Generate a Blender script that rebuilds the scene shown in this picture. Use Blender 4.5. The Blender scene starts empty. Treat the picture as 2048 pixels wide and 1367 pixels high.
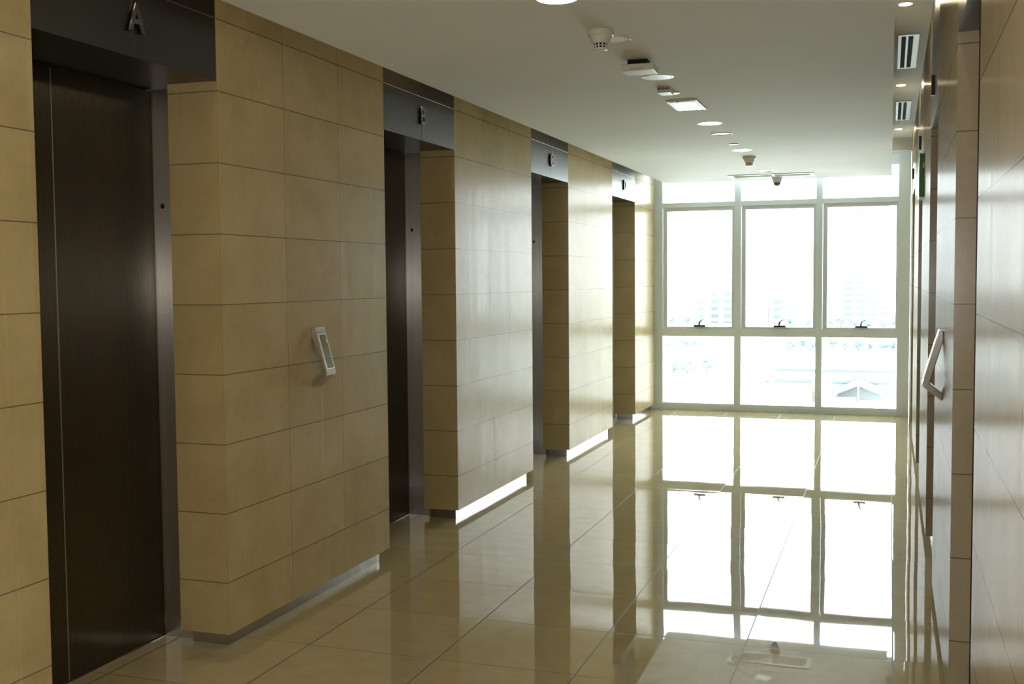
import bpy, bmesh, math, random
from mathutils import Vector, Matrix

# ------------------------------------------------------------------ camera, world, light
sc = bpy.context.scene
CAMX, CAMH = 0.0, 1.5941
YAW, PITCH, ROLL = 0.3319, 0.0575, -0.0079
F_PX = 2194.4
Fv = Vector((-math.sin(YAW)*math.cos(PITCH), math.cos(YAW)*math.cos(PITCH), -math.sin(PITCH)))
Rv = Vector((math.cos(YAW), math.sin(YAW), 0.0))
Uv = Rv.cross(Fv)
R2 = Rv*math.cos(ROLL) + Uv*math.sin(ROLL)
U2 = Uv*math.cos(ROLL) - Rv*math.sin(ROLL)
cd = bpy.data.cameras.new('camera')
cam = bpy.data.objects.new('camera', cd)
sc.collection.objects.link(cam)
cd.sensor_width = 36.0
cd.sensor_fit = 'HORIZONTAL'
cd.lens = F_PX*36.0/2048.0
cd.clip_start = 0.02
cd.clip_end = 3000
cam.matrix_world = Matrix(((R2.x, U2.x, -Fv.x, CAMX), (R2.y, U2.y, -Fv.y, 0.0), (R2.z, U2.z, -Fv.z, CAMH), (0, 0, 0, 1)))
sc.camera = cam
sc.view_settings.view_transform = 'Standard'
sc.view_settings.look = 'None'
sc.view_settings.gamma = 1.0
sc.view_settings.exposure = 0.0
sc.view_settings.use_curve_mapping = False
sc.cycles.use_denoising = True
sc.cycles.max_bounces = 10
sc.cycles.diffuse_bounces = 6
sc.cycles.glossy_bounces = 6
sc.cycles.transparent_max_bounces = 16
sc.cycles.sample_clamp_indirect = 8.0
sc.cycles.caustics_reflective = True
sc.cycles.caustics_refractive = False

SKY = 15.0                      # bright tropical haze outside
LAMP = 28.0                    # strength of the ceiling downlights
w = bpy.data.worlds.new('world')
sc.world = w
w.use_nodes = True
bg = w.node_tree.nodes['Background']
bg.inputs['Color'].default_value = (0.90, 0.975, 1.0, 1)
bg.inputs['Strength'].default_value = SKY

# daylight portal filling the window wall (guides the sky's own light, adds none)
pl = bpy.data.lights.new('window_portal', 'AREA')
pl.shape = 'RECTANGLE'; pl.size = 2.85; pl.size_y = 2.9
pl.cycles.is_portal = True
po = bpy.data.objects.new('window_portal', pl)
sc.collection.objects.link(po)
po.location = (-1.26, 13.32, 1.47)
po.rotation_euler = (-math.pi/2, 0, 0)

# the camera's own small built-in flash
fl = bpy.data.lights.new('camera_flash', 'POINT')
fl.energy = 102.0; fl.shadow_soft_size = 0.02; fl.color = (1.0, 0.97, 0.93)
fo = bpy.data.objects.new('camera_flash', fl)
sc.collection.objects.link(fo)
fo.location = (-0.02, 0.0, CAMH-0.02)

# ------------------------------------------------------------------ dimensions (metres)
XL, XR = -2.687, 0.2125        # faces of the left and right walls
YW = 13.16                     # window plane
YB = -3.6                      # back end of the corridor, behind the camera
ZC = 2.706                     # lowered ceiling
ZU = 3.12                      # upper ceiling
PER, PIER = 2.668, 1.615
E1 = 4.01                      # near edge of the first whole left pier
R1 = 4.145                     # near edge of the first whole right pier
ZH = 2.433                     # underside of the lift lintels
ZS = 0.066                     # top of the skirting recess
ROW, Z0 = 0.3, 0.2929

# ------------------------------------------------------------------ helpers
C = sc.collection
def tag(o, label=None, cat=None, group=None, kind=None):
    if label: o['label'] = label
    if cat: o['category'] = cat
    if group: o['group'] = group
    if kind: o['kind'] = kind
    return o
def empty(name, loc, label=None, cat=None, group=None, kind=None, rz=0.0):
    o = bpy.data.objects.new(name, None); C.objects.link(o)
    o.location = loc; o.rotation_euler = (0, 0, rz); o.empty_display_size = 0.1
    return tag(o, label, cat, group, kind)
def wloc(o):
    v = Vector((0, 0, 0))
    while o is not None:
        v += Vector(o.location); o = o.parent
    return v
def obj(name, bm, mat, parent=None, smooth=False, bevel=0.0, seg=2, local=False):
    """link bm (world coordinates, or the parent's own when local) as one mesh object"""
    bmesh.ops.remove_doubles(bm, verts=bm.verts, dist=1e-6)
    bmesh.ops.recalc_face_normals(bm, faces=bm.faces)
    if parent is not None and not local:
        d = wloc(parent)
        for v in bm.verts: v.co -= d
    me = bpy.data.meshes.new(name)
    bm.to_mesh(me); bm.free()
    mats = mat if isinstance(mat, (list, tuple)) else [mat]
    for m in mats: me.materials.append(m)
    o = bpy.data.objects.new(name, me); C.objects.link(o)
    if parent is not None: o.parent = parent
    if smooth:
        for p in me.polygons: p.use_smooth = True
        me.set_sharp_from_angle(angle=math.radians(38))
    if bevel > 0:
        b = o.modifiers.new('bevel', 'BEVEL'); b.width = bevel; b.segments = seg; b.limit_method = 'ANGLE'
        b.angle_limit = math.radians(40)
    return o
def box(bm, x0, x1, y0, y1, z0, z1, mi=0):
    vs = [bm.verts.new((x, y, z)) for z in (z0, z1) for x, y in ((x0, y0), (x1, y0), (x1, y1), (x0, y1))]
    for f in ((0, 3, 2, 1), (4, 5, 6, 7), (0, 1, 5, 4), (1, 2, 6, 5), (2, 3, 7, 6), (3, 0, 4, 7)):
        fc = bm.faces.new([vs[i] for i in f]); fc.material_index = mi
    return bm
def boxes(lst):
    bm = bmesh.new()
    for b in lst: box(bm, *b)
    return bm
def prism(bm, pts, fn, t0, t1):
    """polygon pts extruded from t0 to t1; fn(a, b, t) -> world"""
    a = [bm.verts.new(fn(p[0], p[1], t0)) for p in pts]
    b = [bm.verts.new(fn(p[0], p[1], t1)) for p in pts]
    bm.faces.new(a); bm.faces.new(list(reversed(b)))
    n = len(pts)
    for i in range(n):
        bm.faces.new([a[i], b[i], b[(i+1) % n], a[(i+1) % n]])
    return bm
def lathe(bm, prof, cx, cy, z, n=40, flip=-1):
    """profile [(r, d)] with d measured from z in direction flip"""
    rings = []
    for r, d in prof:
        if r < 1e-6: rings.append([bm.verts.new((cx, cy, z+flip*d))])
        else: rings.append([bm.verts.new((cx+r*math.cos(2*math.pi*k/n), cy+r*math.sin(2*math.pi*k/n), z+flip*d)) for k in range(n)])
    for a, b in zip(rings, rings[1:]):
        for k in range(n):
            q = (k+1) % n
            if len(a) == 1 and len(b) == 1: continue
            if len(a) == 1: bm.faces.new([a[0], b[k], b[q]])
            elif len(b) == 1: bm.faces.new([a[k], b[0], a[q]])
            else: bm.faces.new([a[k], b[k], b[q], a[q]])
    return bm

# ------------------------------------------------------------------ materials
def mat(name, col=(0.8, 0.8, 0.8), rough=0.5, metal=0.0, ior=1.45, emit=None, es=0.0, aniso=0.0, rot=0.0, spec=0.5):
    m = bpy.data.materials.new(name); m.use_nodes = True
    p = m.node_tree.nodes['Principled BSDF']
    p.inputs['Base Color'].default_value = (*col, 1)
    p.inputs['Roughness'].default_value = rough
    p.inputs['Metallic'].default_value = metal
    p.inputs['IOR'].default_value = ior
    p.inputs['Specular IOR Level'].default_value = spec
    p.inputs['Anisotropic'].default_value = aniso
    p.inputs['Anisotropic Rotation'].default_value = rot
    if emit:
        p.inputs['Emission Color'].default_value = (*emit, 1)
        p.inputs['Emission Strength'].default_value = es
    return m
class NT:
    def __init__(s, m): s.t = m.node_tree; s.n = s.t.nodes; s.l = s.t.links; s.p = s.n['Principled BSDF']
    def new(s, typ, **k):
        o = s.n.new(typ)
        for a, b in k.items(): setattr(o, a, b)
        return o
    def put(s, val, sock):
        if hasattr(val, 'is_output') or isinstance(val, bpy.types.NodeSocket): s.l.new(val, sock)
        else: sock.default_value = val
    def math(s, op, a, b=0.0, c=0.0):
        o = s.new('ShaderNodeMath', operation=op)
        s.put(a, o.inputs[0]); s.put(b, o.inputs[1]); s.put(c, o.inputs[2])
        return o.outputs[0]
    def mix(s, fac, a, b):
        o = s.new('ShaderNodeMix', data_type='RGBA')
        s.put(fac, o.inputs[0]); s.put(a, o.inputs[6]); s.put(b, o.inputs[7])
        return o.outputs[2]
    def pos(s):
        g = s.new('ShaderNodeNewGeometry'); q = s.new('ShaderNodeSeparateXYZ')
        s.l.new(g.outputs['Position'], q.inputs[0])
        return g, q.outputs
    def noise(s, vec, scale, detail=3.0, rough=0.5):
        o = s.new('ShaderNodeTexNoise'); s.l.new(vec, o.inputs['Vector'])
        o.inputs['Scale'].default_value = scale; o.inputs['Detail'].default_value = detail; o.inputs['Roughness'].default_value = rough
        return o.outputs['Fac']
    def comb(s, x, y, z):
        o = s.new('ShaderNodeCombineXYZ')
        for i, v in enumerate((x, y, z)): s.put(v, o.inputs[i])
        return o.outputs[0]
    def ramp(s, fac, lo, hi, a, b):
        o = s.new('ShaderNodeMapRange'); s.put(fac, o.inputs[0])
        for i, v in enumerate((lo, hi, a, b)): o.inputs[i+1].default_value = v
        return o.outputs[0]

WALL_LIGHT = (0.54, 0.44, 0.24, 1)
WALL_DARK = (0.44, 0.345, 0.165, 1)
def tile_wall(name, yoff, light=WALL_LIGHT, dark=WALL_DARK, rough=0.30, modulo=True, speckle=0.0, spec=0.5):
    m = mat(name, rough=rough, ior=1.45, spec=spec); t = NT(m)
    g, (x, y, z) = t.pos()
    tw = PIER/3
    c = t.math('SUBTRACT', y, yoff)
    if modulo: c = t.math('FLOORED_MODULO', c, PER)
    dv = t.math('PINGPONG', c, tw/2)
    sn = t.new('ShaderNodeSeparateXYZ'); t.l.new(g.outputs['Normal'], sn.inputs[0])
    isx = t.math('GREATER_THAN', t.math('ABSOLUTE', sn.outputs[0]), 0.5)
    zz = t.math('SUBTRACT', z, Z0)
    dh = t.math('PINGPONG', zz, ROW/2)
    lv = t.math('MULTIPLY', t.math('LESS_THAN', dv, 0.0014), isx)
    lh = t.math('LESS_THAN', dh, 0.0022)
    line = t.math('MAXIMUM', lv, lh)
    wn = t.new('ShaderNodeTexWhiteNoise', noise_dimensions='3D')
    t.l.new(t.comb(t.math('FLOOR', t.math('DIVIDE', t.math('SUBTRACT', y, yoff), tw)), t.math('FLOOR', t.math('DIVIDE', zz, ROW)), 0.0), wn.inputs['Vector'])
    n1 = t.noise(g.outputs['Position'], 3.2, 5.0, 0.62)
    n2 = t.noise(g.outputs['Position'], 34.0, 4.0, 0.65)
    f = t.math('ADD', t.math('MULTIPLY', n1, 0.9), t.math('MULTIPLY', n2, 0.35))
    f = t.math('ADD', f, t.math('MULTIPLY', t.math('SUBTRACT', wn.outputs[0], 0.5), 0.22))
    col = t.mix(t.ramp(f, 0.42, 0.86, 0.0, 1.0), dark, light)
    if speckle:
        n3 = t.noise(g.outputs['Position'], 260.0, 2.0, 0.7)
        col = t.mix(t.ramp(n3, 0.35, 0.65, 0.0, speckle), col, (0.30, 0.25, 0.19, 1))
    col = t.mix(t.math('MULTIPLY', line, 0.82), col, (0.11, 0.085, 0.06, 1))
    t.l.new(col, t.p.inputs['Base Color'])
    # vertical polishing streaks in the gloss
    ns = t.noise(t.comb(t.math('MULTIPLY', x, 14.0), t.math('MULTIPLY', y, 14.0), t.math('MULTIPLY', z, 0.55)), 1.0, 4.0, 0.6)
    t.l.new(t.ramp(ns, 0.3, 0.7, rough-0.05, rough+0.07), t.p.inputs['Roughness'])
    bp_ = t.new('ShaderNodeBump'); bp_.inputs['Strength'].default_value = 0.10; bp_.inputs['Distance'].default_value = 0.001
    t.l.new(t.math('SUBTRACT', t.math('MULTIPLY', n2, 0.4), line), bp_.inputs['Height'])
    t.l.new(bp_.outputs[0], t.p.inputs['Normal'])
    # honed stone: a weak sheen that grows towards grazing angles
    t.p.inputs['Specular IOR Level'].default_value = 0.0
    gl = t.new('ShaderNodeBsdfGlossy'); gl.inputs['Color'].default_value = (1, 1, 1, 1)
    t.l.new(t.ramp(ns, 0.3, 0.7, rough-0.04, rough+0.06), gl.inputs['Roughness']); t.l.new(bp_.outputs[0], gl.inputs['Normal'])
    lw = t.new('ShaderNodeLayerWeight'); lw.inputs['Blend'].default_value = 0.5
    fac = t.math('ADD', 0.034, t.math('MULTIPLY', t.math('POWER', lw.outputs['Facing'], 3.0), spec))
    ms = t.new('ShaderNodeMixShader'); t.l.new(fac, ms.inputs[0]); t.l.new(t.p.outputs[0], ms.inputs[1]); t.l.new(gl.outputs[0], ms.inputs[2])
    t.l.new(ms.outputs[0], t.n['Material Output'].inputs[0])
    return m
M_wallL = tile_wall('beige_stone_tile_left', E1, rough=0.22, spec=0.115)
M_wallR = tile_wall('beige_stone_tile_right', R1, rough=0.20, spec=0.073, light=(0.46, 0.40, 0.28, 1), dark=(0.38, 0.315, 0.205, 1), speckle=0.35)

def floor_mat():
    m = mat('polished_floor_tile', rough=0.015, ior=2.0); t = NT(m)
    g, (x, y, z) = t.pos()
    xo, yo, px, py = -0.578, 5.31, 0.605, 0.566
    dx = t.math('PINGPONG', t.math('SUBTRACT', x, xo), px/2)
    dy = t.math('PINGPONG', t.math('SUBTRACT', y, yo), py/2)
    line = t.math('MAXIMUM', t.math('LESS_THAN', dx, 0.0028), t.math('LESS_THAN', dy, 0.0021))
    cx = t.math('FLOOR', t.math('DIVIDE', t.math('SUBTRACT', x, xo), px))
    cy = t.math('FLOOR', t.math('DIVIDE', t.math('SUBTRACT', y, yo), py))
    wn = t.new('ShaderNodeTexWhiteNoise', noise_dimensions='3D'); t.l.new(t.comb(cx, cy, 0.0), wn.inputs['Vector'])
    n1 = t.noise(g.outputs['Position'], 9.0, 6.0, 0.6)
    f = t.math('ADD', n1, t.math('MULTIPLY', t.math('SUBTRACT', wn.outputs[0], 0.5), 0.2))
    col = t.mix(t.ramp(f, 0.3, 0.7, 0.0, 1.0), (0.49, 0.41, 0.225, 1), (0.55, 0.47, 0.275, 1))
    col = t.mix(t.math('MULTIPLY', line, 0.92), col, (0.02, 0.018, 0.015, 1))
    t.l.new(col, t.p.inputs['Base Color'])
    t.l.new(t.ramp(line, 0, 1, 0.016, 0.6), t.p.inputs['Roughness'])
    # every tile lies at a very slightly different tilt
    v1 = t.new('ShaderNodeVectorMath', operation='SUBTRACT'); t.l.new(wn.outputs[1], v1.inputs[0]); v1.inputs[1].default_value = (0.5, 0.5, 0.5)
    v2 = t.new('ShaderNodeVectorMath', operation='MULTIPLY'); t.l.new(v1.outputs[0], v2.inputs[0]); v2.inputs[1].default_value = (0.004, 0.004, 0.0)
    wv = t.new('ShaderNodeTexNoise'); t.l.new(g.outputs['Position'], wv.inputs['Vector']); wv.inputs['Scale'].default_value = 3.0; wv.inputs['Detail'].default_value = 1.0
    v3 = t.new('ShaderNodeVectorMath', operation='SUBTRACT'); t.l.new(wv.outputs['Color'], v3.inputs[0]); v3.inputs[1].default_value = (0.5, 0.5, 0.5)
    v4 = t.new('ShaderNodeVectorMath', operation='MULTIPLY'); t.l.new(v3.outputs[0], v4.inputs[0]); v4.inputs[1].default_value = (0.004, 0.004, 0.0)
    v5 = t.new('ShaderNodeVectorMath', operation='ADD'); t.l.new(v2.outputs[0], v5.inputs[0]); t.l.new(v4.outputs[0], v5.inputs[1])
    v6 = t.new('ShaderNodeVectorMath', operation='ADD'); t.l.new(v5.outputs[0], v6.inputs[0]); t.l.new(g.outputs['Normal'], v6.inputs[1])
    v7 = t.new('ShaderNodeVectorMath', operation='NORMALIZE'); t.l.new(v6.outputs[0], v7.inputs[0])
    t.l.new(v7.outputs[0], t.p.inputs['Normal'])
    return m
M_floor = floor_mat()

def plaster(name, col):
    m = mat(name, col, 0.75); t = NT(m); g, _ = t.pos()
    n = t.noise(g.outputs['Position'], 1.3, 3.0)
    t.l.new(t.mix(t.ramp(n, 0.3, 0.7, 0, 1), (col[0]*0.96, col[1]*0.96, col[2]*0.95, 1), (*col, 1)), t.p.inputs['Base Color'])
    b = t.new('ShaderNodeBump'); b.inputs['Strength'].default_value = 0.05; b.inputs['Distance'].default_value = 0.001
    t.l.new(t.noise(g.outputs['Position'], 160.0, 2.0), b.inputs['Height']); t.l.new(b.outputs[0], t.p.inputs['Normal'])
    return m
M_ceil = plaster('ceiling_paint', (0.85, 0.865, 0.85))

def brushed(name, col, rough, aniso, freq, vertical=True, amp=0.06, bump=0.0, rib=0.0):
    """brushed steel, streaks running up (vertical) or along"""
    m = mat(name, col, rough, 1.0, aniso=aniso); t = NT(m); g, (x, y, z) = t.pos()
    tg = t.new('ShaderNodeTangent', direction_type='RADIAL', axis='Z')
    vec = t.comb(t.math('MULTIPLY', x, freq), t.math('MULTIPLY', y, freq), t.math('MULTIPLY', z, 0.6))
    n = t.noise(vec, 1.0, 3.0, 0.6)
    t.l.new(t.ramp(n, 0.3, 0.7, rough-amp, rough+amp), t.p.inputs['Roughness'])
    c = (*col, 1)
    t.l.new(t.mix(t.ramp(n, 0.3, 0.7, 0, 1), (col[0]*0.88, col[1]*0.88, col[2]*0.88, 1), c), t.p.inputs['Base Color'])
    tn = t.comb(0.0, 0.0, 1.0)
    t.l.new(tn, t.p.inputs['Tangent']); t.p.inputs['Anisotropic Rotation'].default_value = 0.25
    if rib:
        b = t.new('ShaderNodeBump'); b.inputs['Strength'].default_value = 0.35; b.inputs['Distance'].default_value = 0.0009
        s = t.math('SINE', t.math('MULTIPLY', y, 2*math.pi/rib))
        t.l.new(s, b.inputs['Height']); t.l.new(b.outputs[0], t.p.inputs['Normal'])
    return m
M_lintel = mat('lintel_black_glass', (0.006, 0.006, 0.0065), 0.30, 0.0, ior=1.65)
M_jamb = brushed('jamb_steel', (0.66, 0.64, 0.63), 0.30, 1.0, 120.0, amp=0.02)
M_door = brushed('fluted_door_steel', (0.115, 0.102, 0.076), 0.31, 1.0, 120.0, amp=0.02, rib=0.0095)
M_skirt = brushed('skirting_steel', (0.48, 0.47, 0.45), 0.22, 0.0, 30.0)
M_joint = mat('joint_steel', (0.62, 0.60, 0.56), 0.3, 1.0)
M_chrome = mat('chrome', (0.60, 0.59, 0.59), 0.12, 1.0)
M_inset = mat('dark_glass_inset', (0.30, 0.30, 0.25), 0.14, 0.9)
M_letter = mat('letter_steel', (0.16, 0.16, 0.16), 0.35, 1.0)
M_black = mat('black_metal', (0.012, 0.013, 0.016), 0.35, 0.2)
M_dark = mat('dark_recess', (0.008, 0.008, 0.008), 0.8)
M_white = mat('white_plastic', (0.72, 0.71, 0.67), 0.35)
M_gloss = mat('white_acrylic', (0.80, 0.81, 0.80), 0.36, ior=1.42)
M_vent = mat('vent_aluminium', (0.68, 0.70, 0.68), 0.38, 0.15)
M_alu = mat('window_aluminium', (0.84, 0.93, 0.97), 0.38, 0.0)
M_alu2 = mat('sash_aluminium', (0.76, 0.83, 0.88), 0.35, 0.0)
M_green = mat('sign_green', (0.015, 0.19, 0.02), 0.35)
M_lamp = mat('lamp_glow', (1, 1, 1), 0.5, emit=(1.0, 0.84, 0.60), es=LAMP)
M_lamp_small = mat('strip_lamp_glow', (1, 1, 1), 0.5, emit=(1.0, 0.82, 0.52), es=140.0)
M_lamp_slot = mat('slot_lamp_glow', (1, 1, 1), 0.5, emit=(1.0, 0.62, 0.26), es=200.0)
M_lampoff = mat('lamp_glass_unlit', (0.62, 0.64, 0.58), 0.25)
M_warm = mat('warm_indicator', (0.6, 0.16, 0.04), 0.4)
M_dome = mat('smoked_dome', (0.10, 0.10, 0.16), 0.08, ior=1.5)
M_redtrim = mat('bronze_edge', (0.045, 0.02, 0.016), 0.35, 0.5)

def glass_mat():
    m = bpy.data.materials.new('window_glass'); m.use_nodes = True
    nt = m.node_tree; n = nt.nodes; l = nt.links
    n.clear()
    out = n.new('ShaderNodeOutputMaterial'); mx = n.new('ShaderNodeMixShader')
    tr = n.new('ShaderNodeBsdfTransparent'); gl = n.new('ShaderNodeBsdfGlossy'); fr = n.new('ShaderNodeFresnel')
    tr.inputs[0].default_value = (0.965, 0.985, 0.98, 1); gl.inputs['Roughness'].default_value = 0.01
    fr.inputs['IOR'].default_value = 1.45
    l.new(fr.outputs[0], mx.inputs[0]); l.new(tr.outputs[0], mx.inputs[1]); l.new(gl.outputs[0], mx.inputs[2]); l.new(mx.outputs[0], out.inputs[0])
    return m
M_glass = glass_mat()

# ------------------------------------------------------------------ room shell
tag(obj('floor', boxes([(-3.25, 0.80, YB-0.3, YW+0.12, -0.12, 0.0)]), M_floor), kind='structure')

def wall_side(name, base, X, s, ret, y_ref, mat_, ends):
    """piers of a side wall: the tiled faces and the tiled returns of the lift openings"""
    bm = bmesh.new(); sk = bmesh.new()
    y = y_ref
    segs = []
    k = -3
    while True:
        a = y_ref + k*PER; b = a+PIER
        k += 1
        if b < YB: continue
        if a > ends[1]: break
        a = max(a, ends[0]); b = min(b, ends[1])
        segs.append((a, b))
    for a, b in segs:
        x0, x1 = sorted((X, X+s*ret))
        box(bm, x0, x1, a, b, ZS, ZU)
        x0, x1 = sorted((X+s*0.04, X+s*(ret-0.02)))
        box(sk, x0, x1, a+0.055, b-0.055 if b < YW-0.2 else b, 0.0, ZS+0.004)
    # masonry behind the openings and above the lifts
    x0, x1 = sorted((X+s*(ret+0.42), X+s*(ret+0.52)))
    box(bm, x0, x1, YB, YW+0.1, 0.0, ZU+0.1)
    tag(obj(name, bm, mat_), kind='structure')
    tag(obj(base, sk, M_skirt), kind='structure')
    return segs
RETL, RETR = 0.2447, 0.068
segL = wall_side('wall_left', 'baseboard_left', XL, -1, RETL, E1, M_wallL, (YB, 13.075))
segR = wall_side('wall_right', 'baseboard_right', XR, 1, RETR, R1, M_wallR, (YB, 13.115))
tag(obj('wall_back', boxes([(-3.3, 0.85, YB-0.12, YB, 0.0, ZU+0.1)]), M_ceil), kind='structure')

# ceilings: the lowered slab stops short of both side walls; a higher one covers the slots
def slab():
    bm = bmesh.new()
    r = 0.05; x0, x1, y0, y1 = -2.524, 0.005, YB, 13.0
    pts = [(x0, y0), (x1, y0)]
    pts += [(x1, y1)]
    for k in range(7):
        a = math.pi/2*k/6
        pts.append((x0+r-r*math.sin(a), y1-r+r*math.cos(a)))
    return prism(bm, pts, lambda a, b, t: (a, b, t), ZC, ZC+0.16)
tag(obj('ceiling', slab(), M_ceil), kind='structure')
tag(obj('ceiling_upper', boxes([(-3.3, 0.85, YB, YW+0.12, ZU, ZU+0.12)]), M_ceil), kind='structure')
tag(obj('trim_1', boxes([(-2.95, XR+0.05, 13.045, YW+0.10, 2.985, ZU-0.001)]), M_ceil), kind='structure')      # head beam over the window
tag(obj('trim_2', boxes([(-3.2, -2.76, 13.08, YW+0.1, 0.0, ZU-0.002), (XR+0.004, XR+0.65, 13.12, YW+0.1, 0.0, ZU-0.002)]), M_ceil), kind='structure')

# ------------------------------------------------------------------ window wall, three bays
FY0, FY1 = 13.16, 13.24
ZG0, ZG1, ZM0, ZM1, ZT0, ZT1, ZG2, ZTOP = 0.081, 0.889, 0.889, 0.985, 2.428, 2.487, 2.845, 2.99
bays = [(-2.755, -2.604, -1.748, -1.708), (-1.708, -1.669, -0.815, -0.778), (-0.778, -0.742, 0.080, XR-0.001)]
def handle(bm, cx, z):
    y = FY0-0.006
    box(bm, cx-0.068, cx+0.068, y-0.030, y+0.012, z, z+0.020)
    path = [(0.0, 0.015), (0.0, 0.035), (0.006, 0.058), (0.022, 0.076), (0.050, 0.086), (0.085, 0.088), (0.125, 0.082)]
    rad = [0.011, 0.010, 0.009, 0.006, 0.0035, 0.0025, 0.002]
    prev = None
    for (px, pz), r in zip(path, rad):
        i = path.index((px, pz))
        a = path[max(0, i-1)]; b = path[min(len(path)-1, i+1)]
        d = Vector((b[0]-a[0], 0, b[1]-a[1])).normalized(); nrm = Vector((-d.z, 0, d.x))
        ring = []
        for q in range(8):
            t = 2*math.pi*q/8
            ring.append(bm.verts.new(Vector((cx-0.006+px, y-0.015, z+pz)) + nrm*(r*math.cos(t)) + Vector((0, 1, 0))*(max(r, 0.007)*math.sin(t))))
        if prev:
            for q in range(8): bm.faces.new([prev[q], prev[(q+1) % 8], ring[(q+1) % 8], ring[q]])
        else: bm.faces.new(ring)
        prev = ring
    bm.faces.new(list(reversed(prev)))
for i, (x0, g0, g1, x1) in enumerate(bays):
    root = empty('window_%d' % (i+1), ((x0+x1)/2, FY0, 0.0), kind='structure')
    fr = boxes([(x0, g0, FY0, FY1, 0, ZTOP), (g1, x1, FY0, FY1, 0, ZTOP),
                (g0, g1, FY0, FY1, 0, 0.052), (g0, g1, FY0+0.012, FY1, 0.052, ZG0),
                (g0, g1, FY0, FY1, ZM0, ZM1), (g0, g1, FY0, FY1, ZT0, ZT1), (g0, g1, FY0+0.006, FY1, ZG2, ZTOP)])
    obj('window_frame', fr, M_alu, root, bevel=0.002)
    s0, s1 = g0+0.004, g1
    a0, a1 = g0+0.054, g1-0.030 if i < 2 else g1-0.020
    z0, z1, za, zb_ = ZM1, ZT0, 1.003, 2.385
    obj('sash_frame', boxes([(s0, a0, FY0+0.018, FY1-0.01, z0, z1), (a1, s1, FY0+0.018, FY1-0.01, z0, z1),
                             (a0, a1, FY0+0.018, FY1-0.01, z0, za), (a0, a1, FY0+0.018, FY1-0.01, zb_, z1)]), M_alu2, root, bevel=0.002)
    obj('window_pane', boxes([(g0, g1, FY0+0.045, FY0+0.051, ZG0, ZG1)]), M_glass, root)
    obj('window_pane', boxes([(a0, a1, FY0+0.045, FY0+0.051, za, zb_)]), M_glass, root)
    obj('window_pane', boxes([(g0, g1, FY0+0.045, FY0+0.051, ZT1, ZG2)]), M_glass, root)
    hb = bmesh.new(); handle(hb, (g0+g1)/2+0.025, 1.005)
    h = obj('window_handle', hb, M_black, root, smooth=True); h['label'] = 'black lever handle'

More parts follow.
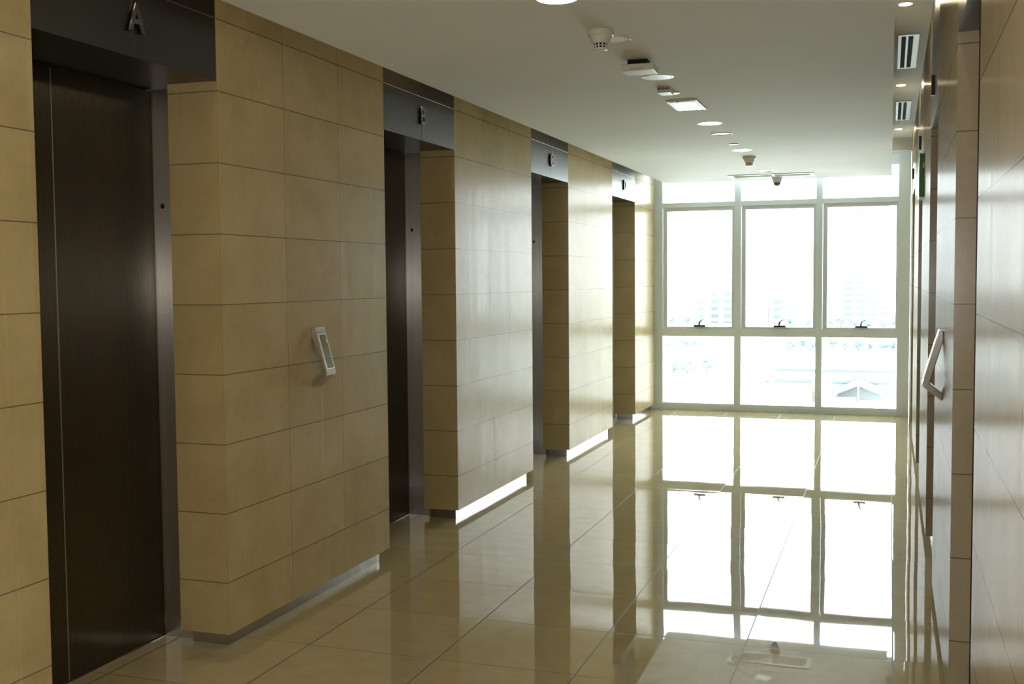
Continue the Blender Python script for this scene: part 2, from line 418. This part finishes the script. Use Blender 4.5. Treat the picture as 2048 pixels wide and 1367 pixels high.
# ------------------------------------------------------------------ lift entrances
def letter_mesh(ch, x, yc, zb, sgn, height=0.105):
    cu = bpy.data.curves.new('letter', 'FONT'); cu.body = ch; cu.size = height/0.70; cu.extrude = 0.008; cu.offset = 0.002
    cu.align_x = 'CENTER'
    o = bpy.data.objects.new('letter', cu); C.objects.link(o)
    dg = bpy.context.evaluated_depsgraph_get(); dg.update()
    me = bpy.data.meshes.new_from_object(o.evaluated_get(dg))
    bm = bmesh.new(); bm.from_mesh(me)
    bpy.data.objects.remove(o); bpy.data.curves.remove(cu); bpy.data.meshes.remove(me)
    for v in bm.verts:
        a, b, c = v.co
        v.co = (x+sgn*(0.008+c), yc+sgn*a*0.85, zb+b)
    return bm
def lift(X, s, ret, ya, yb, label, ch=None):
    """ya..yb the opening, X the wall face, s the side the recess runs to"""
    ym = (ya+yb)/2
    root = empty('lift_entrance', (X+s*0.2, ym, 0.0), label, 'lift', 'lift entrances with steel doors')
    W = lambda u, y, z: (X+s*u, y, z)
    g = 0.0015
    # lintel: four steel sheets over the opening
    bm = bmesh.new()
    for (y0, y1) in ((ya+0.001, ym-g), (ym+g, yb-0.001)):
        for (z0, z1) in ((ZH, ROW*8+Z0-g), (ROW*8+Z0+g, ZU-0.001)):
            prism(bm, [(0.0, y0), (0.03, y0), (0.03, y1), (0.0, y1)], W, z0, z1)
    lp = obj('lintel_panel', bm, M_lintel, root)
    bm = bmesh.new()
    prism(bm, [(0.0015, ya+0.002), (0.02, ya+0.002), (0.02, yb-0.002), (0.0015, yb-0.002)], W, ROW*8+Z0-0.004, ROW*8+Z0+0.004)
    prism(bm, [(0.0015, ym-0.003), (0.02, ym-0.003), (0.02, ym+0.003), (0.0015, ym+0.003)], W, ZH+0.002, ZU-0.002)
    obj('joint_strip', bm, M_joint, root)
    D = ret+0.138                                  # depth of the door plane
    spl = 0.085
    bm = bmesh.new()
    prism(bm, [(0.03, ya+0.001), (D+0.08, ya-spl), (D+0.08, yb+spl), (0.03, yb-0.001)] if ret < 0.03 else
          [(0.03, ya+0.001), (ret, ya+0.001), (ret, ya-spl), (D, ya-spl), (D+0.08, ya-spl), (D+0.08, yb+spl), (D, yb+spl), (ret, yb+spl), (ret, yb-0.001), (0.03, yb-0.001)], W, ZH+0.001, ZH+0.03)
    obj('soffit', bm, M_lintel, root)
    # steel jambs set back behind the stone returns
    for (ye, q) in ((ya, -1), (yb, 1)):
        bm = bmesh.new()
        prism(bm, [(ret+0.0005, ye+q*spl), (ret+0.0005, ye+q*0.16), (D+0.10, ye+q*0.16), (D+0.10, ye+q*(spl+0.006)), (D, ye+q*(spl+0.006)), (D, ye+q*spl)], W, 0.0, ZH)
        jb = obj('jamb', bm, M_jamb if s < 0 else M_redtrim, root)
        if q == 1:
            kb = bmesh.new()
            c = Vector(W(ret+0.102, yb+spl-0.0005, 1.925))
            n = Vector((0, -1, 0))
            u = Vector((-n.y, n.x, 0)); v = Vector((0, 0, 1))
            r1 = [kb.verts.new(c+u*(0.009*math.cos(t))+v*(0.012*math.sin(t))) for t in [2*math.pi*k/12 for k in range(12)]]
            r2 = [kb.verts.new(c+n*0.004+u*(0.008*math.cos(t))+v*(0.011*math.sin(t))) for t in [2*math.pi*k/12 for k in range(12)]]
            kb.faces.new(r1); kb.faces.new(list(reversed(r2)))
            for k in range(12): kb.faces.new([r1[k], r1[(k+1) % 12], r2[(k+1) % 12], r2[k]])
            obj('key_switch', kb, M_black, jb)
    # two door leaves meeting in the middle
    for (y0, y1) in ((ya-spl-0.003, ym-0.0012), (ym+0.0012, yb+spl+0.003)):
        bm = bmesh.new()
        prism(bm, [(D+0.012, y0), (D+0.045, y0), (D+0.045, y1), (D+0.012, y1)], W, 0.006, ZH-0.006)
        obj('door_leaf', bm, M_door, root, bevel=0.0015)
    bm = bmesh.new()
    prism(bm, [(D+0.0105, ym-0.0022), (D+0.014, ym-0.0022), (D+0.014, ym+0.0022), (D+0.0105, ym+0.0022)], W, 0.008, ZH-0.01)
    me_ = obj('meeting_edge_glint', bm, M_joint, root)  # bright strip added for the glint where the leaf edges catch light
    bm = bmesh.new()
    prism(bm, [(D+0.006, ya-spl), (D+0.05, ya-spl), (D+0.05, yb+spl), (D+0.006, yb+spl)], W, -0.01, 0.004)
    obj('door_sill', bm, M_skirt, root)
    if ch:
        lt = obj('letter', letter_mesh(ch, X, ym, 2.528, -s), M_letter, root); lt['label'] = 'raised steel letter %s' % ch
    else:
        bm = bmesh.new(); prism(bm, [(-0.018, ym-0.012), (0.0, ym-0.012), (0.0, ym+0.012), (-0.018, ym+0.012)], W, 2.545, 2.65)
        lt = obj('raised_marker', bm, M_black, root)
    return root
nm = {-2: None}
for k, ch in ((0, 'A'), (1, 'B'), (2, 'C'), (3, 'D')):
    yb = E1+k*PER; ya = yb-(PER-PIER)
    lab = ['dark steel lift entrance with raised letter A, nearest on the left wall',
           'steel lift entrance with raised letter B, between first and second stone piers',
           'steel lift entrance with raised letter C, between second and third stone piers',
           'pale reflecting steel lift entrance with raised letter D, closest to the window on left'][k]
    lift(XL, -1, RETL, ya, yb, lab, ch)
for k in range(4):
    yb = R1+k*PER+(0.012*k); ya = R1+k*PER-(PER-PIER)
    yb = R1+k*PER
    lab = ['lift opening on the right wall nearest the camera, dark soffit above its stone return',
           'narrow lift opening on the right wall just beyond the chrome call panel',
           'very thin lift opening on the right wall just beyond the green sign',
           'thinnest lift opening on the right wall, right beside the window frame'][k]
    lift(XR, 1, RETR, ya, yb, lab)
# blank openings further back, behind the camera, are closed with plain stone
tag(obj('wall_near', boxes([(XL-0.30, XL-0.02, YB, E1-PER-0.001, 0.0, ZU)] + [(XR+0.02, XR+0.3, YB, R1-PER-0.001, 0.0, ZU)]), M_wallL), kind='structure')

# ------------------------------------------------------------------ lift call panels
def call_panel(X, s, yc, label):
    root = empty('call_panel', (X, yc, 1.22), label, 'call panel', 'chrome lift call panels')
    W = lambda u, z, y: (X-s*u, yc+y, 1.22+z)
    t = 0.024
    out = [(0.0, 0.142), (0.016, 0.146), (0.080, -0.080), (0.078, -0.092), (0.004, -0.150), (0.0, -0.146), (0.0, -0.118), (0.052, -0.078), (0.0, 0.100)]
    body = obj('body', prism(bmesh.new(), out, W, -0.05, 0.05), M_chrome, root, bevel=0.003, seg=3)
    # long inset panel on the sloping front
    a = Vector((0.016, 0.146)); b = Vector((0.080, -0.080)); d = (b-a).normalized(); n = Vector((-d.y, d.x))
    if n.x < 0: n = -n
    def quad(t0, t1, y0, y1, h0, h1):
        bm = bmesh.new(); vs = []
        for h in (h0, h1):
            for tt, yy in ((t0, y0), (t1, y0), (t1, y1), (t0, y1)):
                p = a+d*tt+n*h
                vs.append(bm.verts.new(W(p.x, p.y, yy)))
        for f in ((0, 3, 2, 1), (4, 5, 6, 7), (0, 1, 5, 4), (1, 2, 6, 5), (2, 3, 7, 6), (3, 0, 4, 7)): bm.faces.new([vs[i] for i in f])
        return bm
    obj('display_bezel', quad(0.038, 0.216, -0.030, 0.040, 0.0, 0.0018), M_joint, root)
    di = obj('display', quad(0.041, 0.213, -0.027, 0.037, 0.0015, 0.0026), M_inset, root); di['label'] = 'long dark display panel'
    obj('indicator_light', quad(0.068, 0.082, 0.022, 0.030, 0.0024, 0.0034), M_warm, root)
    return root
call_panel(XL, -1, 4.82, 'bent chrome lift call panel on the pier between lifts A and B')
call_panel(XR, 1, 4.957, 'bent chrome lift call panel seen edge-on on the right wall')

# ------------------------------------------------------------------ ceiling fittings
XM = -1.248
def downlight(x, y, z, r, on, label, group, lm=None):
    root = empty('downlight', (x, y, z), label, 'ceiling light', group)
    bm = bmesh.new(); lathe(bm, [(r-0.006, 0.001), (r+0.006, 0.003), (r+0.010, 0.001), (r+0.010, 0.0), ], x, y, z)
    obj('trim_ring', bm, M_white, root, smooth=True)
    bm = bmesh.new(); lathe(bm, [(0, 0.0022), (r-0.006, 0.0022), (r-0.005, 0.0)], x, y, z)
    obj('lamp', bm, (lm or (M_lamp_small if r < 0.05 else M_lamp)) if on else M_lampoff, root)
G = 'downlights in the lowered ceiling'
downlight(XM-0.02, 4.26, ZC, 0.086, True, 'lit downlight cut by the top edge, nearest in the lowered ceiling', G)
downlight(XM+0.012, 6.10, ZC, 0.082, False, 'unlit round downlight beside the white wireless box', G)
downlight(XM, 8.06, ZC, 0.082, True, 'lit downlight just beyond the square white panel', G)
downlight(XM+0.004, 9.85, ZC, 0.080, True, 'lit downlight just before the far smoke detector', G)
downlight(XM, 11.79, ZC, 0.080, False, 'unlit downlight ring just before the long ceiling vent', G)
downlight(XM, 2.40, ZC, 0.086, True, 'lit downlight above and out of view near the camera', G)
downlight(XM, 0.50, ZC, 0.086, True, 'lit downlight in the lowered ceiling behind the view', G)
G = 'small downlights in the raised strip'
XS = 0.064
for y, lab in ((6.66, 'small lit downlight in the raised strip, nearest the top edge'), (9.45, 'small lit downlight between the two strip vents'),
               (12.24, 'small lit downlight in the raised strip closest to the window'), (3.87, 'small strip downlight above the near right wall, out of view'),
               (1.08, 'small strip downlight near the camera, out of view')):
    downlight(XS, y, ZU, 0.040, True, lab, G)

G = 'small warm downlights in the slot along the left wall'
for q, ch in enumerate('ABCD'):
    downlight(-2.605, E1+q*PER-(PER-PIER)/2, ZU, 0.030, True, 'small warm downlight up in the ceiling slot above lift %s' % ch, G, M_lamp_slot)

def smoke_detector(x, y, label):
    root = empty('smoke_detector', (x, y, ZC), label, 'smoke detector', 'smoke detectors on the ceiling')
    bm = bmesh.new()
    lathe(bm, [(0.0, 0.0), (0.060, 0.0), (0.0615, 0.004), (0.0615, 0.018), (0.058, 0.023), (0.053, 0.025), (0.050, 0.032), (0.043, 0.048), (0.0375, 0.058), (0.0, 0.058)], x, y, ZC)
    obj('base', bm, M_white, root, smooth=True)
    bm = bmesh.new(); lathe(bm, [(0.0, 0.055), (0.033, 0.055), (0.029, 0.079), (0.0, 0.079)], x, y, ZC); obj('dark_mesh', bm, M_dark, root)
    bm = bmesh.new()
    for k in range(12):                                  # ribs of the smoke inlet
        a = 2*math.pi*k/12
        c0, s0 = math.cos(a), math.sin(a)
        for (d0, d1, r) in ((0.057, 0.080, 0.0335),):
            p = [(x+c0*r-s0*q, y+s0*r+c0*q) for q in (-0.0028, 0.0028)] + [(x+c0*(r-0.006)-s0*q, y+s0*(r-0.006)+c0*q) for q in (0.0028, -0.0028)]
            prism(bm, p, lambda a_, b_, t_: (a_, b_, t_), ZC-d0, ZC-d1)
    lathe(bm, [(0.029, 0.0675), (0.0352, 0.0675), (0.0352, 0.0700), (0.029, 0.0700), (0.029, 0.0675)], x, y, ZC)
    lathe(bm, [(0.0, 0.079), (0.0335, 0.079), (0.031, 0.085), (0.020, 0.089), (0.0, 0.090)], x, y, ZC)
    obj('inlet_cage', bm, M_white, root)
    bm = bmesh.new(); lathe(bm, [(0, 0), (0.006, 0), (0.005, 0.004), (0, 0.005)], x+0.052, y-0.020, ZC-0.018, 12)
    obj('indicator_light', bm, M_gloss, root)
smoke_detector(XM, 4.88, 'white conical smoke detector nearest the camera with dark slots')
smoke_detector(XM, 10.41, 'small far smoke detector hanging before the long ceiling vent')

def ring(x, y, r, label):
    root = empty('ceiling_speaker', (x, y, ZC), label, 'speaker', 'round ceiling speakers')
    bm = bmesh.new(); lathe(bm, [(r-0.012, 0.0), (r-0.012, 0.004), (r-0.004, 0.0065), (r, 0.003), (r, 0.0)], x, y, ZC); obj('rim', bm, M_gloss, root, smooth=True)
    bm = bmesh.new(); lathe(bm, [(0, 0.0025), (r-0.012, 0.0015)], x, y, ZC); obj('grille', bm, M_white, root)
ring(XM+0.005, 5.07, 0.088, 'round ceiling speaker half hidden behind the near smoke detector')
ring(XM, 8.66, 0.086, 'round ceiling speaker between the two far lit downlights')
def cap(x, y, r, label):
    bm = bmesh.new(); lathe(bm, [(0, 0.0075), (r-0.003, 0.0075), (r, 0.0055), (r, 0.003), (r-0.012, 0.0)], x, y, ZC)
    tag(obj('sprinkler_cover', bm, M_white, smooth=True), label, 'sprinkler cover', 'round sprinkler cover plates')
cap(XM-0.002, 6.63, 0.044, 'small white sprinkler disc touching the little sensor box')
cap(XM, 9.35, 0.042, 'small white sprinkler disc between speaker ring and far downlight')
cap(XM+0.02, 12.03, 0.042, 'tiny sprinkler disc right before the long ceiling vent')

# wireless access point: white box on a dark mount
root = empty('wireless_access_point', (-1.226, 5.60, ZC), 'white wireless access point box on a dark ceiling mount', 'wireless box')
ap = Matrix.Rotation(math.radians(2.0), 4, 'Z')
bm = boxes([(-0.058, 0.044, -0.03, 0.06, -0.030, 0.0)]); bm.transform(ap); obj('mount', bm, M_dark, root, local=True)
bm = boxes([(-0.083, 0.083, -0.075, 0.075, -0.064, -0.030)]); bm.transform(ap); obj('housing', bm, M_white, root, bevel=0.005, seg=3, local=True)
bm = bmesh.new()
for k in range(5): box(bm, -0.030+k*0.013, -0.026+k*0.013, -0.0765, -0.074, -0.058, -0.052)
bm.transform(ap); obj('indicator_light', bm, M_warm, root, local=True)

root = empty('sensor_box', (-1.265, 6.47, ZC), 'small white louvred sensor box between wireless box and sprinkler disc', 'sensor')
obj('housing', boxes([(-1.302, -1.226, 6.42, 6.53, ZC-0.034, ZC)]), M_white, root, bevel=0.003)
bm = bmesh.new()
for k in range(7): box(bm, -1.298+k*0.0100, -1.292+k*0.0100, 6.4185, 6.421, ZC-0.016, ZC-0.004)
obj('louvre', bm, M_dark, root)

root = empty('access_panel', (-1.25, 7.11, ZC), 'square glossy white panel with small dark screws on ceiling', 'ceiling panel')
obj('frame', boxes([(-1.346, -1.154, 6.91, 7.315, ZC-0.012, ZC)]), M_white, root, bevel=0.002)
obj('cover', boxes([(-1.334, -1.166, 6.93, 7.295, ZC-0.0145, ZC-0.011)]), M_gloss, root, bevel=0.001)
for sx, sy in ((-1.275, 6.922), (-1.30, 7.302), (-1.22, 7.302), (-1.18, 7.302)):
    bm = bmesh.new(); lathe(bm, [(0, 0), (0.006, 0), (0.005, 0.004), (0, 0.004)], sx, sy, ZC-0.012, 12); obj('screw', bm, M_dark, root)

# long slot vent before the window
root = empty('slot_vent', (-1.24, 12.38, ZC), 'long white two-part slot vent across the ceiling before the window', 'air vent')
xa, xb, ya, yb = -1.70, -0.785, 12.21, 12.54
xm = (xa+xb)/2+0.02
fr = [(xa, xb, ya, ya+0.05, ZC-0.008, ZC), (xa, xb, yb-0.05, yb, ZC-0.008, ZC), (xa, xa+0.05, ya+0.05, yb-0.05, ZC-0.008, ZC), (xb-0.05, xb, ya+0.05, yb-0.05, ZC-0.008, ZC), (xm-0.015, xm+0.015, ya+0.05, yb-0.05, ZC-0.008, ZC)]
obj('frame', boxes(fr), M_gloss, root, bevel=0.002)
obj('slot', boxes([(xa+0.05, xm-0.015, ya+0.05, yb-0.05, ZC-0.002, ZC)]), M_vent, root)
obj('slot', boxes([(xm+0.015, xb-0.05, ya+0.05, yb-0.05, ZC-0.002, ZC)]), M_vent, root)
bm = bmesh.new()
for q in range(5): box(bm, xa+0.05, xb-0.05, ya+0.075+q*0.04, ya+0.079+q*0.04, ZC-0.007, ZC-0.001)
obj('blade', bm, M_vent, root)
# vents of the raised strip
def strip_vent(y0, y1, label):
    root = empty('strip_vent', (0.095, (y0+y1)/2, ZU), label, 'air vent', 'slot vents in the raised strip')
    xa, xb = 0.030, 0.160; z0, z1 = ZU-0.009, ZU
    xs = [xa, xa+0.020, xa+0.048, xa+0.064, xa+0.092, xb]
    fr = [(xs[0], xs[1], y0, y1, z0, z1), (xs[2], xs[3], y0+0.04, y1-0.04, z0, z1), (xs[4], xs[5], y0, y1, z0, z1),
          (xs[1], xs[4], y0, y0+0.04, z0, z1), (xs[1], xs[4], y1-0.04, y1, z0, z1)]
    obj('frame', boxes(fr), M_vent, root, bevel=0.0015)
    for q in (1, 3):
        sl = obj('slot', boxes([(xs[q], xs[q+1], y0+0.04, y1-0.04, ZU-0.0015, ZU)]), M_dark, root)
strip_vent(7.47, 8.66, 'white vent with two black slots, nearer of the raised strip')
strip_vent(10.28, 11.50, 'white vent with two black slots, farther one by the window')

# dome camera
root = empty('dome_camera', (-1.21, 12.66, ZC), 'small white dome camera hanging under the ceiling by the window', 'security camera')
bm = bmesh.new(); lathe(bm, [(0, 0), (0.060, 0), (0.060, 0.012), (0.056, 0.030), (0.044, 0.062), (0.0, 0.062)], -1.21, 12.66, ZC); obj('housing', bm, M_white, root, smooth=True)
bm = bmesh.new(); lathe(bm, [(0.0, 0.060), (0.041, 0.060), (0.040, 0.072), (0.033, 0.086), (0.020, 0.096), (0.0, 0.100)], -1.21, 12.66, ZC); obj('dome', bm, M_dome, root, smooth=True)

# green sign lying flat on the right wall
root = empty('exit_sign', (XR, 8.2, 2.27), 'green box sign fixed high on the right wall, seen edge-on', 'sign')
obj('housing', boxes([(XR-0.032, XR, 8.02, 8.40, 2.128, 2.424)]), M_green, root, bevel=0.002)
obj('face', boxes([(XR-0.035, XR-0.031, 8.025, 8.395, 2.133, 2.352)]), M_gloss, root)
obj('end_mark', boxes([(XR-0.011, XR-0.002, 8.0175, 8.0205, 2.325, 2.358)]), M_lampoff, root)

# ------------------------------------------------------------------ the city outside
random.seed(5)
K = 0.275                      # dims outdoor colours under the bright sky; haze is painted into their tints
def mat_o(n, c, r): return mat(n, (c[0]*K, c[1]*K, c[2]*K), r)
ZG = -20.0
tag(obj('ground', boxes([(-400, 300, 30, 1500, ZG-1, ZG)]), mat('pale_ground', (0.58, 0.60, 0.58), 0.9)), kind='structure')
def facade(name, wall, glass, fx, fz, wx=0.6, wz=0.5, xo=0.0):
    wall = tuple(v*K for v in wall); glass = tuple(v*K for v in glass)
    m = mat(name, wall, 0.8); t = NT(m); g, (x, y, z) = t.pos()
    a = t.math('PINGPONG', t.math('SUBTRACT', x, xo), fx/2); b = t.math('PINGPONG', t.math('SUBTRACT', z, ZG), fz/2)
    wn = t.math('MULTIPLY', t.math('LESS_THAN', a, fx*wx/2), t.math('LESS_THAN', b, fz*wz/2))
    t.l.new(t.mix(wn, (*wall, 1), (*glass, 1)), t.p.inputs['Base Color'])
    return m
FW = (0.62, 0.64, 0.62)
def block(x0, x1, y0, y1, top, m, label, name='apartment_block', roof=True):
    root = empty(name, ((x0+x1)/2, y0, ZG), label, 'building', 'hazy buildings outside')
    obj('wall', boxes([(x0, x1, y0, y1, ZG, top)]), m, root)
    e = (x1-x0)*0.012+0.15
    if roof: obj('roof', boxes([(x0-e, x1+e, y0-e, y1+e, top, top+0.5)]), M_roof, root)
    return root
M_roof = mat('pale_roof', (0.60, 0.61, 0.60), 0.8)
block(-21.9, 1.8, 560, 580, 33.0, facade('tower_facade', (0.60, 0.64, 0.64), (0.34, 0.44, 0.46), 5.6, 3.1, 0.72, 0.45, -19.0), 'wide pale high-rise behind the right window with rows of windows', 'high_rise')
block(-28.0, -22.6, 540, 552, 2.2, facade('bluish_facade', (0.40, 0.50, 0.51), (0.32, 0.42, 0.44), 3.0, 3.0), 'narrow bluish tower left of the wide pale high-rise', 'high_rise')
block(-51.5, -45.0, 620, 640, 16.0, facade('far_facade', (0.62, 0.65, 0.65), (0.46, 0.54, 0.55), 4.0, 3.2), 'tall thin high-rise fading in haze behind the middle window', 'high_rise')  # distance haze is put into the pale, low-contrast facade colours
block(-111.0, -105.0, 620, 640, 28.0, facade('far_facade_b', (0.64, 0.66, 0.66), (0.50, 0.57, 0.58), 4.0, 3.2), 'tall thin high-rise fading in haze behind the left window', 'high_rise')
fa = facade('flat_facade', FW, (0.33, 0.42, 0.42), 6.0, 3.4, 0.55, 0.5)
block(-95.0, -82.5, 500, 515, -7.0, fa, 'low pale apartment block at the far left of the left window')
block(-81.0, -69.0, 520, 535, -5.7, fa, 'low pale apartment block with four window rows, left window')
block(-61.5, -52.5, 500, 515, -6.4, facade('dot_facade', FW, (0.34, 0.42, 0.44), 2.0, 3.0, 0.5, 0.5), 'pale apartment block with dotted small windows, middle window')
block(-49.7, -40.0, 510, 520, -9.1, fa, 'low pale block beside the dotted one, middle window')

def warehouse():
    root = empty('warehouse', (-10, 209, ZG), 'long bluish grey warehouse across the lower middle and right windows', 'building', 'hazy buildings outside')
    m = facade('warehouse_sheet', (0.43, 0.49, 0.55), (0.50, 0.55, 0.60), 4.6, 9.2, 0.93, 0.46)
    obj('wall', boxes([(-20.3, 0.7, 209, 224, ZG, -15.4)]), m, root)
    bm = bmesh.new(); prism(bm, [(208.4, -15.5), (208.4, -15.2), (216, -14.2), (224.5, -15.2), (224.5, -15.5)], lambda a, b, t: (t, a, b), -20.8, 1.2)
    obj('roof', bm, M_roof, root)
    obj('eave_band', boxes([(-20.3, 0.7, 208.8, 209.0, -17.9, -17.6)]), mat_o('sheet_joint', (0.30, 0.36, 0.42), 0.7), root)
warehouse()
root = empty('open_shed', (-5.0, 198, ZG), 'gabled shed with pale roof in front of the grey warehouse', 'building', 'hazy buildings outside')
M_gable = mat_o('gable_wall', (0.60, 0.67, 0.68), 0.8)
bm = bmesh.new(); prism(bm, [(-8.6, ZG), (-8.6, -18.9), (-5.0, -17.35), (-1.3, -18.9), (-1.3, ZG)], lambda a, b, t: (a, t, b), 200.0, 208.0); obj('wall', bm, M_gable, root)
bm = bmesh.new(); prism(bm, [(-9.2, -19.05), (-5.0, -17.25), (-0.7, -19.05), (-0.7, -18.85), (-5.0, -17.0), (-9.2, -18.85)], lambda a, b, t: (a, t, b), 197.6, 208.2); obj('roof', bm, M_roof, root)
obj('post', boxes([(-5.15, -4.85, 198.2, 198.5, ZG, -17.4)]), M_roof, root)
obj('low_wall', boxes([(-9.0, -5.0, 197.4, 197.7, ZG, -19.2)]), mat_o('brown_wall', (0.34, 0.30, 0.29), 0.8), root)
M_pink = facade('pink_render', (0.52, 0.42, 0.42), (0.44, 0.36, 0.36), 30.0, 0.8, 1.0, 0.4)
block(-12.6, -9.5, 195, 199, -16.0, M_pink, 'small pinkish house left of the gabled shed', 'house')
block(-38.0, -33.4, 195, 203, -16.8, M_pink, 'small pinkish house low in the left window', 'house')
block(-25.0, -12.6, 188, 193, -17.2, mat_o('white_render', (0.68, 0.69, 0.68), 0.8), 'flat white roofed building low in the middle window', 'house')
block(-11.2, -5.4, 186, 188, -18.9, M_pink, 'low pinkish wall building at the bottom of right window', 'house')
root = empty('street_lamp', (-31.4, 192, ZG), 'thin utility pole low in the left window', 'pole')
bm = bmesh.new(); lathe(bm, [(0, 0), (0.14, 0), (0.09, 4.6), (0, 4.6)], -31.4, 192, ZG, 10, 1); obj('pole', bm, mat_o('pole_grey', (0.38, 0.40, 0.40), 0.6), root)
obj('crossarm', boxes([(-32.1, -30.7, 191.9, 192.1, -15.9, -15.7)]), mat_o('pole_arm', (0.38, 0.40, 0.40), 0.6), root)

def tree(x, y, h, wd, mt, label, group):
    root = empty('tree', (x, y, ZG), label, 'tree', group)
    bm = bmesh.new(); lathe(bm, [(0, 0), (0.05*h, 0), (0.03*h, 0.5*h), (0, 0.5*h)], x, y, ZG, 8, 1); obj('trunk', bm, M_bark, root)
    bm = bmesh.new()
    for k in range(9):
        c = Vector((x+random.uniform(-0.32, 0.32)*wd, y+random.uniform(-0.2, 0.2)*wd, ZG+h*random.uniform(0.38, 0.78)))
        r = wd*random.uniform(0.16, 0.26)
        g = bmesh.ops.create_icosphere(bm, subdivisions=2, radius=1.0)
        for v in g['verts']:
            q = 1+random.uniform(-0.16, 0.16)
            v.co = c + Vector((v.co.x*r*q, v.co.y*r*q, v.co.z*min(r, h*0.25)*q))
    obj('crown', bm, mt, root)
M_bark = mat_o('bark', (0.30, 0.28, 0.24), 0.9)
M_leaf_far = mat_o('haze_tinted_leaves', (0.33, 0.45, 0.44), 0.9)  # haze painted into the bluish leaf colour
M_leaf = mat_o('pale_green_leaves', (0.40, 0.50, 0.40), 0.9)
TG = 'trees seen through the window'
ORD = ['leftmost', 'second from left', 'third from left', 'fourth from left', 'fifth from left', 'sixth from left', 'seventh from left', 'eighth from left', 'ninth from left', 'tenth from left', 'eleventh from left', 'rightmost']
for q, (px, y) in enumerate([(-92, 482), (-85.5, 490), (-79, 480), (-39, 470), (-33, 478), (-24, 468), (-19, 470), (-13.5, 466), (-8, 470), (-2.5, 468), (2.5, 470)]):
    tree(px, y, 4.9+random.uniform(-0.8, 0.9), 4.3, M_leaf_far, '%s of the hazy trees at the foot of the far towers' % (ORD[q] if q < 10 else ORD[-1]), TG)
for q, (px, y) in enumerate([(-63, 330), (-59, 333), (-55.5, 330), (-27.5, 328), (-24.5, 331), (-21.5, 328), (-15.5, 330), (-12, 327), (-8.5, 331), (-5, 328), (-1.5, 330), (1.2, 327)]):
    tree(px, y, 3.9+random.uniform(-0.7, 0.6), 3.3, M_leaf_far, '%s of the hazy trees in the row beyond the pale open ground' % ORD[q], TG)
for q, (px, y, h) in enumerate([(-45.0, 240, 4.6), (-41.3, 236, 4.9), (-38.2, 243, 4.0), (-24.8, 214, 2.0), (-22.4, 213, 2.3)]):
    tree(px, y, h, h*0.85, M_leaf, ['leftmost pale green tree low in the left window', 'middle pale green tree low in the left window', 'right one of three pale green trees low in the left window',
                                    'small green shrub low in the middle window', 'small green shrub just left of the grey warehouse'][q], TG)
